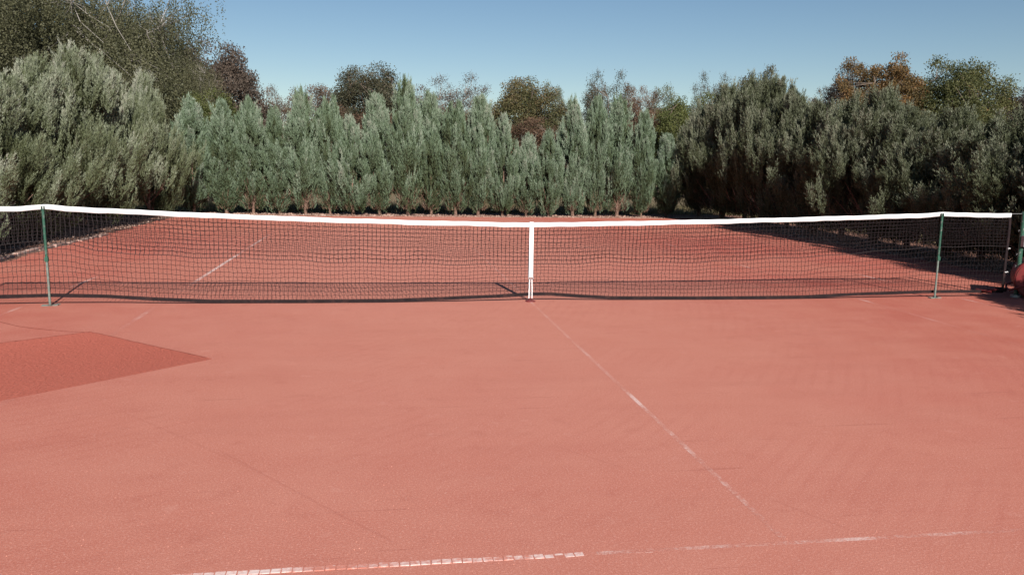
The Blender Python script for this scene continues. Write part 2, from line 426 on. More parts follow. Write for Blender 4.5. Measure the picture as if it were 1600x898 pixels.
g = grit('clay_grit', 8000, fx_court, (.0010, .0034), M['stone'], 2)
tag(g, 'fine pinkish grit scattered over the red clay', 'grit')
def fx_border(rg, n):
    side = rg.random(n)
    x = np.where(side < .6, -8+17*rg.random(n), np.where(side < .8, -7.5-1.2*rg.random(n), 7.9+1.0*rg.random(n)))
    y = np.where(side < .6, 15.6+1.6*rg.random(n)**1.5, -2+17*rg.random(n))
    return np.stack([x, y, np.full(n, -.004)], 1)
M['litter'] = mat_simple('litter', (.30, .20, .16), .95, .1, .6, 3)
g = grit('border_litter', 9000, fx_border, (.008, .035), M['litter'], 4)
tag(g, 'brown twigs and clods littering the soil under the junipers', 'litter')

# ------------------------------------------------------------------ the tennis net
def interp(x, pts):
    return np.interp(x, [q[0] for q in pts], [q[1] for q in pts])
def topz(x):
    x = np.asarray(x, float)
    z = interp(x, [(-6.4, 1.052), (-5.9, 1.048), (-5.45, 1.056), (-5.221, 1.078), (-5.0, 1.060), (0, .914), (5.0, 1.060), (5.153, 1.076), (5.35, 1.068), (6.4, 1.064)])
    u1 = np.clip((x+5.0)/5.0, 0, 1); z = z-.055*4*u1*(1-u1)*.45
    u2 = np.clip(x/5.0, 0, 1); z = z-.03*4*u2*(1-u2)*.45
    return z
def botz(x):
    return interp(x, [(-6.4, .075), (-5.2, .095), (-4.7, .080), (-4.2, .045), (-3.6, .014), (-2.8, .010), (-1.6, .012), (-1.0, .030), (-.4, .048), (0, .070), (.25, .066), (.6, .040), (1.0, .016), (2.0, .010), (3.4, .014), (4.1, .04), (5.15, .062), (6.4, .06)])
# the slack hem of the doubled upper mesh
hem_px = [(60, 378), (108, 380), (135, 388), (150, 392), (200, 396), (300, 402), (400, 404), (500, 409), (600, 411), (700, 413), (826, 413), (870, 413), (950, 409), (1000, 411), (1100, 409), (1200, 404), (1300, 399), (1400, 390), (1463, 386), (1577, 384)]
hem_w = [(-6.4, .60)]+[(aty(u, v, 0)[0], aty(u, v, 0)[2]) for u, v in hem_px]
def hemz(x): return interp(x, hem_w)+.006*np.sin(np.asarray(x)*9.0)
def sway(x, t):
    """y offset of the net surface; t=0 top, 1 bottom"""
    return (.022*np.sin(x*1.35+.8)*t+.012*np.sin(x*4.7+t*3.1)*np.sin(math.pi*np.clip(t, 0, 1))+.006*np.sin(x*13+t*7)*np.sin(math.pi*t))
NX0, NX1 = -6.16, 6.13
net = empty('tennis_net', (0, 0, 0))
tag(net, 'black tennis net with white headband stretched across the clay court', 'net')
# headband: folded canvas with a round cable ridge, wavy hem
n = 260; xs = np.linspace(NX0, NX1, n); rg = np.random.default_rng(3)
def w1(x, f, a, ph=0): return a*np.sin(x*f+ph)
prof = []
zt = topz(xs)+w1(xs, 23, .0012)+w1(xs, 7.1, .0018, 1)
dep = .053+w1(xs, 5.3, .0018, 2)+w1(xs, 17, .0012)
for (oy, oz) in [(-.004, -1.0), (-.0055, -.72), (-.0045, -.66), (-.0075, -.35), (-.009, -.10), (-.004, .0), (.004, .0), (.009, -.10), (.0075, -.35), (.0045, -.66), (.0055, -.72), (.004, -1.0)]:
    prof.append(np.stack([xs, oy+w1(xs, 11, .0016, oz*3)*(-oz), zt+oz*dep], 1))
P = np.stack(prof, 1); kx = P.shape[1]
V = P.reshape(-1, 3)
i, j = np.meshgrid(np.arange(n-1), np.arange(kx), indexing='ij'); i = i.ravel(); j = j.ravel(); j2 = (j+1) % kx
F = np.stack([i*kx+j, (i+1)*kx+j, (i+1)*kx+j2, i*kx+j2], 1)
link('headband', np_mesh('headband', V, F, M['band'], smooth=True), net)
# steel cable to both posts
for xa, xb in ((NX1-.01, 6.29), (NX0+.01, -6.4)):
    q = MB(); q.tube([(xa, 0, topz(xa)-.006), (xb, 0, 1.062)], .003, 6); q.build('cable', M['steel'], net)
# mesh
def mesh_layer(cell, rowsf, nrow, oy, ph, seed):
    rg = np.random.default_rng(seed)
    cols = np.arange(NX0+.02, NX1-.01, cell); nc = len(cols)
    t = np.linspace(0, 1, nrow+1)
    X = np.repeat(cols[:, None], nrow+1, 1)+rg.normal(0, .0030, (nc, nrow+1))+((np.arange(nrow+1) % 2)-.5)[None]*.006*np.sin(cols*1.9+ph)[:, None]
    X += .006*np.sin(cols*2.1+ph)[:, None]*np.sin(t*5)[None]
    zt, zb = rowsf(cols)
    tt = t[None]+rg.normal(0, .0025, (nc, nrow+1)); tt[:, 0] = 0; tt[:, -1] = 1
    tt += (.018*np.sin(cols*3.1+ph)+.012*np.sin(cols*7.7+ph*2))[:, None]*np.sin(math.pi*t)[None]*np.cos(t*9)[None]
    Z = zt[:, None]+(zb-zt)[:, None]*tt
    fullt = (topz(cols)[:, None]-Z)/(topz(cols)-botz(cols))[:, None]
    Y = oy*np.sin(math.pi*np.clip(t, 0, 1))[None]+sway(cols[:, None], fullt)
    # staggered knots, as in a square net knotted by machine
    st = ((np.arange(nc)[:, None]+np.arange(nrow+1)[None]) % 2-.5)*.008
    Z[:, 1:-1] += st[:, 1:-1]
    Pn = np.stack([X, Y, Z], -1)
    A = [Pn[:, :-1].reshape(-1, 3), Pn[:-1, 1:].reshape(-1, 3)]; B = [Pn[:, 1:].reshape(-1, 3), Pn[1:, 1:].reshape(-1, 3)]
    return np.concatenate(A), np.concatenate(B)
A1, B1 = mesh_layer(.046, lambda c: (topz(c)-.055, hemz(c)), 9, 0.004, .5, 11)
A2, B2 = mesh_layer(.046, lambda c: (hemz(c), botz(c)+.03), 9, 0.0, 1.9, 12)
A3, B3 = mesh_layer(.0475, lambda c: (topz(c)-.055, hemz(c)), 10, .035, 4.0, 13)
V, F = segs_mesh(np.concatenate([A1, A2, A3]), np.concatenate([B1, B2, B3]), .0025)
o = link('net_mesh', np_mesh('net_mesh', V, F, M['net']), net); o['kind'] = 'stuff'
xs = np.linspace(NX0, NX1, 200)
q = MB(); tt = (topz(xs)-hemz(xs))/(topz(xs)-botz(xs))
q.tube(np.stack([xs, sway(xs, tt)-.003, hemz(xs)], 1), .0036, 5); q.build('hem_cord', M['net'], net)
# bottom tape, a folded strip
def strip(name, xs, yc, z0, z1, th, mat, parent):
    n = len(xs); P = np.zeros((n, 4, 3))
    for k, (oy, z) in enumerate(((-th, z0), (-th, z1), (th, z1), (th, z0))):
        P[:, k, 0] = xs; P[:, k, 1] = yc+oy; P[:, k, 2] = z
    i, j = np.meshgrid(np.arange(n-1), np.arange(4), indexing='ij'); i = i.ravel(); j = j.ravel(); j2 = (j+1) % 4
    F = np.stack([i*4+j, (i+1)*4+j, (i+1)*4+j2, i*4+j2], 1)
    return link(name, np_mesh(name, P.reshape(-1, 3), F, mat), parent)
strip('bottom_tape', xs, sway(xs, 1.0), botz(xs)-.006+.0015*np.sin(xs*8), botz(xs)+.031+.0015*np.sin(xs*6), .0035, M['tape'], net)
for xe, s in ((NX0, 1), (NX1, -1)):
    q = MB(); zs = np.linspace(float(botz(xe))+.0, float(topz(xe))-.058, 24)
    tt = (topz(xe)-zs)/(topz(xe)-botz(xe))
    yc = sway(np.full(24, xe), tt)
    for i in range(23):
        q.box((xe+s*.012, (yc[i]+yc[i+1])/2, (zs[i]+zs[i+1])/2), (.03, .009, zs[i+1]-zs[i]))
    q.build('side_tape', M['tape'], net)
for z in (.62, .32):
    q = MB(); q.tube([(NX1-.01, 0, z), (NX1+.02, -.012, z+.008), (NX1+.034, .0, z), (NX1+.02, .012, z-.008), (NX1-.01, 0, z)], .005, 5)
    q.build('lacing_loop', M['band'], net)

# centre strap
cs = empty('centre_strap', (0, 0, 0))
tag(cs, 'white centre strap pulling the net down to a round ground anchor', 'strap')
q = MB()
zz = np.linspace(.285, float(topz(0))+.004, 14)
for side in (-.014, .046):
    n_ = len(zz); pts = []
    yy = side if side < 0 else side
strip_pts = []
zs = list(np.linspace(.285, .90, 14))+[.918, .924]
ys = [-.017-.004*math.sin(z*6) for z in zs[:-2]]+[-.016, -.002]
zs2 = [.922]+list(np.linspace(.905, .285, 12)); ys2 = [.014]+[.040+.003*math.sin(z*7) for z in zs2[1:]]
Z_ = zs+zs2; Y_ = ys+ys2
W = .0245
vs = []; fs = []
for (yv, zv) in zip(Y_, Z_):
    vs += [(-W, yv, zv), (W, yv, zv)]
for k in range(len(Z_)-1): fs.append((2*k, 2*k+1, 2*k+3, 2*k+2))
me = bpy.data.meshes.new('webbing'); me.from_pydata(vs, [], fs); me.materials.append(M['band'])
o = link('webbing', me, cs); sm = o.modifiers.new('thickness', 'SOLIDIFY'); sm.thickness = .003
q = MB(); q.box((0, -.020, .283), (.062, .010, .012), 0, .002); q.box((0, -.020, .262), (.062, .008, .007), 0, .002)
q.box((-.028, -.020, .272), (.006, .008, .026)); q.box((.028, -.020, .272), (.006, .008, .026)); q.build('buckle', M['steel'], cs)
for sx in (-1, 1):
    q = MB()
    for k in range(12):
        z = .045+k*.0185
        q.box((sx*(.019-.004*k/11)+rnd.uniform(-.0015, .0015), -.018+rnd.uniform(-.001, .001), z), (.011, .004, .0165))
    q.build('lower_webbing', M['band'], cs)
q = MB(); q.tube([(0, -.018, .26), (.004, -.021, .17), (-.003, -.018, .05)], .0045, 6); q.build('strap_hook', M['steel'], cs)
q = MB(); q.tube([(0, -.02, -.002), (0, -.02, .006), (0, -.02, .012)], [.062, .060, .048], 20); q.tube([(-.018, -.02, .008), (-.016, -.02, .034), (0, -.02, .044), (.016, -.02, .034), (.018, -.02, .008)], .0045, 6)
q.build('ground_anchor', M['red'], cs)

# singles sticks
def stick(x, y, label, lean):
    r = empty('singles_stick', (x, y, 0)); tag(r, label, 'singles stick', 'green singles sticks propping up the net')
    q = MB(); q.tube([(0, 0, .012), (lean*.45, 0, .5)], .0125, 10); q.build('lower_pole', M['pole_dusty'], r, True)
    q = MB(); q.tube([(lean*.45, 0, .5), (lean, 0, 1.02)], .0140, 10); q.tube([(lean, 0, 1.02), (lean, 0, 1.03)], .0165, 10); q.build('upper_pole', M['pole'], r, True)
    q = MB(); q.box((lean*.45, 0, .50), (.034, .034, .05), 0, .006); q.build('joint_sleeve', M['pole'], r)
    q = MB(); q.box((lean-.012, 0, 1.040), (.006, .03, .04)); q.box((lean+.012, 0, 1.040), (.006, .03, .04)); q.build('notch', M['pole'], r)
    q = MB(); q.box((0, -.0, .006), (.16, .055, .010), .12, .003); q.box((0.03, .02, .007), (.05, .13, .008), -.5, .003); q.build('foot_plate', M['pole_dusty'], r)
stick(-5.221, -.028, 'green singles stick at the left end of the net, grey lower half', -.012)
stick(5.153, -.028, 'green singles stick at the right end of the net near the roller', .006)

# net posts
def post(x, s, label):
    r = empty('net_post', (x, 0, 0)); tag(r, label, 'net post', 'green posts holding the net cable')
    q = MB(); q.tube([(0, 0, -.02), (0, 0, 1.05)], .028, 16); q.tube([(0, 0, 1.05), (0, 0, 1.075), (0, 0, 1.085)], [.032, .032, .022], 16); q.build('post_tube', M['pole'], r, True)
    q = MB(); q.box((0, -.05, .72), (.05, .05, .14), 0, .006); q.tube([(0, -.08, .72), (0, -.15, .72), (0, -.15, .80)], .008, 8); q.build('winder', M['steel'], r)
    q = MB(); q.tube([(0, 0, -.01), (0, 0, .03)], .065, 16); q.build('ground_sleeve', M['steel'], r)
    for z in (.25, .40, .55, .85):
        q = MB(); q.tube([(-s*.036, 0, z), (-s*.055, 0, z+.01), (-s*.05, 0, z-.012)], .004, 5); q.build('lacing_hook', M['steel'], r)
post(6.31, 1, 'green net post behind the red roller at the right end of the net')
post(-6.42, -1, 'green net post at the left end of the net')

# red roller
R0 = gnd(1613, 469)
rr = empty('court_roller', (float(R0[0])+.08, float(R0[1])+.05, 0), -.62)
tag(rr, 'dark red steel court roller parked beside the right net post', 'court roller')
Rr = .255
q = MB(); ring = [(.0, Rr-.012), (.012, Rr), (.55, Rr), (.562, Rr-.012)]
q.tube([(0, y_, Rr) for y_, _ in ring], [a for _, a in ring], 40); q.build('drum', M['red'], rr, True)
q = MB(); q.tube([(0, -.010, Rr), (0, -.002, Rr)], [Rr*.90, Rr*.90], 40); q.tube([(0, -.014, Rr), (0, -.004, Rr)], [.05, .055], 16); q.build('end_disc', M['red'], rr)
q = MB(); q.tube([(0, -.045, Rr), (0, .6, Rr)], .013, 10)
for a in range(6): q.tube([(.035*math.cos(a*1.05), -.022, Rr+.035*math.sin(a*1.05)), (.035*math.cos(a*1.05), -.012, Rr+.035*math.sin(a*1.05))], .006, 6)
q.build('axle', M['steel'], rr)
q = MB()
q.tube([(.0, -.035, Rr), (-.16, -.035, .16), (-.29, -.03, .10), (-.31, .27, .10), (-.29, .58, .10), (0, .60, Rr)], .013, 8)
q.tube([(-.31, .1, .10), (-.58, -.16, .085)], .016, 8); q.tube([(-.66, -.08, .085), (-.50, -.24, .085)], .013, 8)
q.build('pull_frame', M['red'], rr, True)
q = MB(); q.box((-.38, .03, .095), (.10, .09, .05), .8, .008); q.build('coupling', M['tape'], rr)

# drag net lying on the clay
DA, DB = gnd(140, 519), gnd(331, 561)
DC = DB+2.7*unit((gnd(0, 626)-DB)); DD = DA+2.8*unit(gnd(0, 537)-DA)
dn = empty('drag_net', (float(DB[0]), float(DB[1]), 0))
tag(dn, 'dark red drag net for levelling clay, lying flat on the court at left', 'drag net')
def quad(s, t):
    s = np.asarray(s)[..., None]; t = np.asarray(t)[..., None]
    # s along A->B (0..1), t away from edge AB (0..1)
    p_ = (DA*(1-s)+DB*s)*(1-t)+(DD*(1-s)+DC*s)*t
    return p_
def drag_pt(s, t, rg):
    p_ = quad(s, t)-np.array([DB[0], DB[1], 0])
    e = np.minimum(np.minimum(s, 1-s), np.minimum(t, 1-t))
    # edges are not straight: one side bows, corner pulls out
    p_[..., 0] += .006*np.sin(t*7+s*5)+.0022*rg.normal(size=s.shape); p_[..., 1] += .005*np.sin(s*9)+.02*np.sin(t*6)*(1-s)+.0022*rg.normal(size=s.shape)
    p_[..., 2] = .0034+.0002*(np.sin(s*31+t*12)*np.sin(t*47))
    return p_
rg = np.random.default_rng(21)
NS, NT = 96, 150
S, T_ = np.meshgrid(np.linspace(0, 1, NS), np.linspace(0, 1, NT), indexing='ij')
G = drag_pt(S, T_, rg)
V, F = segs_mesh(np.concatenate([G[:-1].reshape(-1, 3), G[:, :-1].reshape(-1, 3)]), np.concatenate([G[1:].reshape(-1, 3), G[:, 1:].reshape(-1, 3)]), .0016)
o = link('mesh_netting', np_mesh('mesh_netting', V, F, M['drag']), dn); o['kind'] = 'stuff'
q = MB()
q.tube(np.concatenate([G[0, ::-1][::4], G[::4, 0]])+np.array([0, 0, .001]), .0036, 6)
q.build('edge_rope', M['dragrope'], dn)
q = MB(); rp = [gnd(-160, 470), gnd(-60, 492), gnd(0, 503), gnd(28, 510), gnd(55, 513.5), gnd(85, 516.5), gnd(112, 518.5), gnd(138, 519)]
q.tube([pp-np.array([DB[0], DB[1], 0])+np.array([0, 0, .003]) for pp in rp], .0020, 6); q.build('pull_rope', M['dragrope'], dn)

# ------------------------------------------------------------------ junipers
def leaves(P, D, L, Wd, rg, tint):
    """narrow triangles at P pointing D"""
    n = len(P); D = unit(D); sd = unit(np.cross(D, unit(rg.normal(size=(n, 3)))))
    V = np.zeros((n, 3, 3)); V[:, 0] = P-sd*Wd[:, None]/2; V[:, 1] = P+sd*Wd[:, None]/2; V[:, 2] = P+D*L[:, None]
    return V.reshape(-1, 3), np.arange(n*3).reshape(-1, 3), tint
def juniper_crown(name, H, R, nplume, nsub, nleaf, seed, mat, zb=.42, out=.30, leaf=(.085, .017), lobes=5, peak=.30, topk=1.5, wind=(0, 0), slimness=.14, gap=1.0, cl=8):
    rg = np.random.default_rng(seed)
    la = rg.random(lobes)*6.28; lz = .35+.5*rg.random(lobes)
    def env(t):
        u = np.clip((t-peak)/(1-peak), 0, 1)
        up = (1-u**topk)**.85
        lo = .56+.44*np.clip(t/peak, 0, 1)**.7
        return np.where(t < peak, lo, up)
    n = nplume
    ncl = max(14, n//cl); ct_ = rg.random(ncl)**1.05*.95; cp_ = rg.random(ncl)*6.28; cb_ = rg.normal(0, .07, ncl)
    ci_ = rg.integers(0, ncl, n); dt_ = rg.normal(0, .055, n); dp_ = rg.normal(0, .25, n)
    t = np.clip(ct_[ci_]+dt_, .0, .94); ph = cp_[ci_]+dp_
    free = rg.random(n) < .25*(gap < 1.2); t = np.where(free, rg.random(n)**1.05*.93, t); ph = np.where(free, rg.random(n)*6.28, ph)
    fr = np.where(rg.random(n) < .80, .93+.10*rg.random(n)+cb_[ci_]*gap-.7*gap*dp_**2-12*gap*dt_**2, .2+.6*rg.random(n)); fr = np.clip(fr, .15, 1.15)
    lump = 1+.16*np.sin(ph*2+la[0]+t*5)+.12*np.sin(ph*3+la[1]-t*9)+.10*np.sin(t*22+la[2]+ph)
    rad = R*env(t)*fr*lump
    outv = np.stack([np.cos(ph), np.sin(ph), np.zeros(n)], 1)
    tip = outv*rad[:, None]; tip[:, 2] = zb+t*(H-zb)+.12
    upk = np.clip(1.15-t, .12, 1)
    D = np.array([[0, 0, 1.0]])+outv*(out*upk*(.5+rg.random(n)))[:, None]+rg.normal(0, .10, (n, 3))+np.array([[wind[0], wind[1], 0]])
    D = unit(D); PL = H*(.11+.11*rg.random(n))*(1-.25*t)
    top_ = rg.random(n) < .12; PL = np.where(top_, PL*1.5, PL)
    base = tip-D*PL[:, None]*.55
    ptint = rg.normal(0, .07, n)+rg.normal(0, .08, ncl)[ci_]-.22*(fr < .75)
    # central leader spikes
    # sub sprays
    m_ = n*nsub
    pi = np.repeat(np.arange(n), nsub); s = rg.random(m_)
    wd = np.minimum(PL, .17*H)[pi]*slimness*(1-s**1.5*.92)
    off = rg.normal(size=(m_, 3)); off -= (off*D[pi]).sum(1)[:, None]*D[pi]; off = unit(off)
    sp = base[pi]+D[pi]*(PL[pi]*s)[:, None]+off*(wd*rg.random(m_)**.6)[:, None]
    sd = unit(D[pi]+off*.32*(1-.6*s)[:, None]+rg.normal(0, .10, (m_, 3))); slen = PL[pi]*(.22+.14*rg.random(m_))
    q_ = m_*nleaf; si = np.repeat(np.arange(m_), nleaf); u = rg.random(q_)
    o2 = rg.normal(size=(q_, 3)); o2 -= (o2*sd[si]).sum(1)[:, None]*sd[si]; o2 = unit(o2)
    lp = sp[si]+sd[si]*(slen[si]*u)[:, None]+o2*(.012*(1-u))[:, None]
    ld = sd[si]+o2*(.50*(1-.5*u))[:, None]
    L = leaf[0]*(.6+.7*rg.random(q_)); Wd = leaf[1]*(.7+.6*rg.random(q_))
    zt_ = (lp[:, 2]-zb)/(H-zb)
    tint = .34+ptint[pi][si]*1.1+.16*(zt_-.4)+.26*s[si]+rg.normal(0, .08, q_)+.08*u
    V, F, _ = leaves(lp, ld, L, Wd, rg, tint)
    V[:, 2] = np.maximum(V[:, 2], .06)
    V[:, 2] *= H/np.percentile(V[:, 2], 99.93)
    return np_mesh(name, V, F, mat, np.clip(tint, 0, 1))
def juniper_wood(name, H, R, seed, stems=1, zb=.42):
    rg = np.random.default_rng(seed); q = MB()
    r0 = .045+.012*R
    q.tube([(0, 0, -.05), (.01, 0, .08), (.0, .01, .30), (.02, 0, H*.30), (0, .01, H*.50), (0, 0, H*.72)], [r0*1.5, r0*1.1, r0*.95, r0*.6, r0*.25, .004], 8)
    if stems > 1: q.tube([(.07, .02, -.05), (.10, .03, .12), (.16, .02, .45), (.25*R, 0, H*.34)], [r0*.9, r0*.8, r0*.6, .008], 7)
    for k in range(13):
        a = k*2.4+rg.random(); z0 = .16+.45*rg.random(); e = R*(.45+.4*rg.random())
        q.tube([(0, 0, z0), (e*.45*math.cos(a), e*.45*math.sin(a), z0+.22+.1*rg.random()), (e*math.cos(a), e*math.sin(a), z0+.65+.4*rg.random())], [r0*.42, r0*.28, .006], 5, cap=False)
    return q
def dead_twigs(H, R, seed, zb=.42, n=420):
    rg = np.random.default_rng(seed)
    ph = rg.random(n)*6.28; z = zb*.55+(H*.16)*rg.random(n)**1.3; r = R*(.15+.55*rg.random(n))*(.5+z/(zb+H*.16))
    o = np.stack([np.cos(ph), np.sin(ph), np.zeros(n)], 1)
    P = o*r[:, None]; P[:, 2] = z
    D = o*.7+np.array([[0, 0, 1.0]])+rg.normal(0, .35, (n, 3))
    V, F, t = leaves(P, D, .10+.16*rg.random(n), .010+.008*rg.random(n), rg, None)
    V[:, 2] = np.maximum(V[:, 2], .06)
    return np_mesh('dead_twigs', V, F, M['dead'], rg.random(n))

PROTO = []
def proto(H, R, npl, ns, nl, seed, mat, stems=1, **kw):
    zb = kw.get('zb', .42)
    cr = juniper_crown('juniper_crown', H, R, npl, ns, nl, seed, mat, **kw)
    wq = juniper_wood('trunk', H, R, seed, stems, zb); wo_ = wq.build('trunk', M['bark']); wme = wo_.data; bpy.data.objects.remove(wo_)
    return dict(H=H, R=R, crown=cr, wood=wme, twigs=dead_twigs(H, R, seed+50, zb))
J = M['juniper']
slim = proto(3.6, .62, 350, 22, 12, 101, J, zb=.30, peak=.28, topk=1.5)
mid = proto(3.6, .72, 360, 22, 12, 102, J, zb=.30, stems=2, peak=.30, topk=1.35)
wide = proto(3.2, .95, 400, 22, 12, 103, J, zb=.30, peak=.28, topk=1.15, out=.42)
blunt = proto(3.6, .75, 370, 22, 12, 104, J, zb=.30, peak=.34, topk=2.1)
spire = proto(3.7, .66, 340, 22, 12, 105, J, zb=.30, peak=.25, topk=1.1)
JO = M['juniper_olive']; JD = M['juniper_dark']
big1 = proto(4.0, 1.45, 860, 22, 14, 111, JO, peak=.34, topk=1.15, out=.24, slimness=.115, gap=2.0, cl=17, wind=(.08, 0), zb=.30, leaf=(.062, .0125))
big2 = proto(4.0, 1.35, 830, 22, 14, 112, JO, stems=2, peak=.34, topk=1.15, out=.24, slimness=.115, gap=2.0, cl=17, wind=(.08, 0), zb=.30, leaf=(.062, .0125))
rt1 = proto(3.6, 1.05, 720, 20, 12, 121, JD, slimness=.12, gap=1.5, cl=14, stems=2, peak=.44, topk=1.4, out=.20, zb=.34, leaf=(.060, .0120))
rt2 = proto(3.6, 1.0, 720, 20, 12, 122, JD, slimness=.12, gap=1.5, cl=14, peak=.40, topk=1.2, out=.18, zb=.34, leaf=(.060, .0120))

def juniper(pr, x, y, h, r, rz, label, group, twigs=True):
    o = empty('juniper_tree', (x, y, -.015), rz); tag(o, label, 'juniper', group)
    sx = r/pr['R']; sz = h/pr['H']
    o.scale = (sx, sx, sz)
    link('crown', pr['crown'], o); link('trunk', pr['wood'], o)
    if twigs: link('dead_twigs', pr['twigs'], o)['kind'] = 'stuff'
    return o

ORD = ['first', 'second', 'third', 'fourth', 'fifth', 'sixth', 'seventh', 'eighth', 'ninth', 'tenth', 'eleventh', 'twelfth', 'thirteenth', 'fourteenth', 'fifteenth', 'sixteenth', 'seventeenth', 'eighteenth', 'nineteenth', 'twentieth']
# base u, base v, top u, top v, width px, prototype, look
BACK = [
 (302, 331, 297, 150, 58, mid, 'broad grey-green juniper at the left corner of the back row, against the left hedge'),
 (354, 332, 346, 155, 50, slim, 'slender tapering juniper, second from the left in the back row'),
 (396, 332, 388, 152, 52, blunt, 'full blunt-topped juniper, third from the left in the back row'),
 (437, 332, 427, 167, 50, mid, 'lower round-topped juniper just left of the one with the long bare tip'),
 (478, 334, 468, 138, 50, spire, 'juniper with a long thin bare tip in the left half of the back row'),
 (516, 334, 513, 150, 46, blunt, 'upright juniper just right of the one with the long bare tip'),
 (552, 335, 547, 180, 64, wide, 'short bushy bluish juniper spreading wide in the left half of the back row'),
 (593, 335, 586, 145, 46, slim, 'juniper with a clear pale trunk, right of the short bushy bluish one'),
 (637, 336, 632, 121, 54, spire, 'tallest pointed juniper in the middle of the back row'),
 (674, 335, 670, 143, 44, slim, 'narrow juniper just right of the tallest one in the back row'),
 (712, 336, 709, 158, 54, blunt, 'full juniper on a double stem, second right of the tallest one'),
 (747, 337, 752, 148, 46, slim, 'juniper with a dense narrow top, third right of the tallest one'),
 (785, 337, 790, 178, 56, wide, 'silvery low juniper with open tip, just left of the net centre strap'),
 (822, 338, 826, 208, 36, slim, 'small thin juniper directly behind the net centre strap'),
 (857, 340, 857, 202, 40, mid, 'small juniper on a straight pale trunk just right of the centre strap'),
 (895, 337, 894, 152, 48, mid, 'tall dense juniper, second to the right of the centre strap'),
 (930, 337, 933, 150, 46, blunt, 'tall blue-green juniper, third to the right of the centre strap'),
 (964, 337, 968, 150, 58, spire, 'wide-bodied juniper with slim leader near the right end of the back row'),
 (1001, 340, 1009, 172, 38, slim, 'thin juniper on a pale bare trunk at the right end of the sunlit back row'),
 (1040, 338, 1043, 208, 42, slim, 'small half-shaded juniper in the right back corner'),
]
rj = random.Random(5)
for (bu, bv, tu, tv, wpx, pr, lab) in BACK:
    g_ = gnd(bu, bv); y = 16.6+(g_[1]-16.6)*.35
    b_ = gnd(bu, bv); b_ = CAM+ray(bu, bv)*(y-CAM[1])/ray(bu, bv)[1]
    tp = aty(tu, tv, y); dist = (y-CAM[1])
    h = float(tp[2]); r = wpx/2/FPX*dist*1.10
    o = juniper(pr, float(b_[0]), float(y), h, float(r), rj.random()*6.28, lab, 'junipers in the back row')
    lean = float(tp[0]-b_[0])/h
    o.rotation_euler = (0, 0, rj.random()*6.28)
    o.rotation_mode = 'XYZ'
    o.matrix_basis = Matrix.Translation(o.location) @ Matrix.Rotation(math.atan(lean)*.8, 4, 'Y') @ Matrix.Rotation(rj.random()*6.28, 4, 'Z') @ Matrix.Diagonal((*o.scale, 1))

LEFT = [
 (-8.12, 15.2, 3.9, 1.05, big2, 'rounded juniper at the far end of the left hedge beside the back row'),
 (-8.75, 13.3, 4.05, 1.45, big1, 'tall broad juniper, second from the far end of the left hedge'),
 (-8.70, 11.5, 4.1, 1.4, big2, 'tallest shaggy juniper of the left hedge'),
 (-8.80, 9.8, 3.65, 1.35, big1, 'large juniper behind the left singles stick'),
 (-8.75, 8.2, 3.15, 1.25, big2, 'juniper left of the left singles stick, cut by the left edge of view'),
 (-8.70, 6.6, 3.10, 1.25, big1, 'nearest visible juniper of the left hedge, at the left edge behind the net'),
 (-8.75, 5.0, 3.0, 1.25, big2, 'juniper of the left hedge just outside the left edge of view'),
 (-8.70, 3.3, 2.9, 1.2, big1, 'juniper of the left hedge level with the net'),
 (-8.75, 1.6, 2.9, 1.2, big2, 'juniper of the left hedge on the near side of the net'),
 (-8.75, -.2, 2.9, 1.2, big1, 'nearest juniper of the left hedge'),
]
for (x, y, h, r, pr, lab) in LEFT:
    juniper(pr, x, y, h, r, (rj.random()-.5)*.9, lab, 'junipers of the left hedge', False)
RIGHT = [
 (8.75, 17.1, 3.75, .95, rt2, 'pointed juniper at the far end of the right hedge, lit tip over dark side'),
 (8.9, 15.6, 4.25, 1.05, rt1, 'tall juniper, second from the far end of the right hedge'),
 (9.0, 14.1, 4.35, 1.0, rt2, 'juniper, third from the far end of the right hedge, below the dark round tree'),
 (8.95, 12.6, 4.20, 1.05, rt1, 'tallest-looking juniper of the right hedge, right of the dark round tree'),
 (8.9, 11.2, 3.80, 1.0, rt2, 'spiky-topped juniper, fifth from the far end of the right hedge'),
 (9.0, 9.9, 3.35, .95, rt1, 'lower juniper before the dip in the right hedge'),
 (8.95, 8.6, 3.15, .95, rt2, 'juniper in front of the sparse orange oak in the right hedge'),
 (8.9, 7.3, 3.20, 1.0, rt1, 'juniper under the orange oak rising above its neighbours'),
 (8.95, 6.1, 2.75, .95, rt2, 'low juniper of the right hedge under the dense green oak'),
 (9.0, 5.0, 2.65, .95, rt1, 'juniper behind the right singles stick'),
 (8.9, 3.9, 2.45, .95, rt2, 'juniper at the right edge above the net end'),
 (8.75, 2.6, 2.55, 1.0, rt1, 'near juniper whose tips reach behind the right net post'),
 (8.75, 1.2, 2.8, 1.0, rt2, 'juniper of the right hedge level with the roller'),
 (8.7, -.2, 3.0, 1.0, rt1, 'juniper of the right hedge beside the net line'),
 (8.7, -1.7, 3.2, 1.1, rt2, 'juniper of the right hedge on the near side of the net'),
 (6.75, -2.6, 1.5, .80, rt1, 'low juniper added out of view to shade the roller, near side of the net'),  # added unseen, its shadow darkens the roller and the ground beside it
 (8.7, -5.0, 3.2, 1.1, rt2, 'nearest juniper of the right hedge'),
]
for (x, y, h, r, pr, lab) in RIGHT:
    x -= .12; r *= 1.15; h += (.12 if y < 9 else -.10)
    juniper(pr, x, y, h, r, rj.random()*6.28, lab, 'junipers of the right hedge', True)

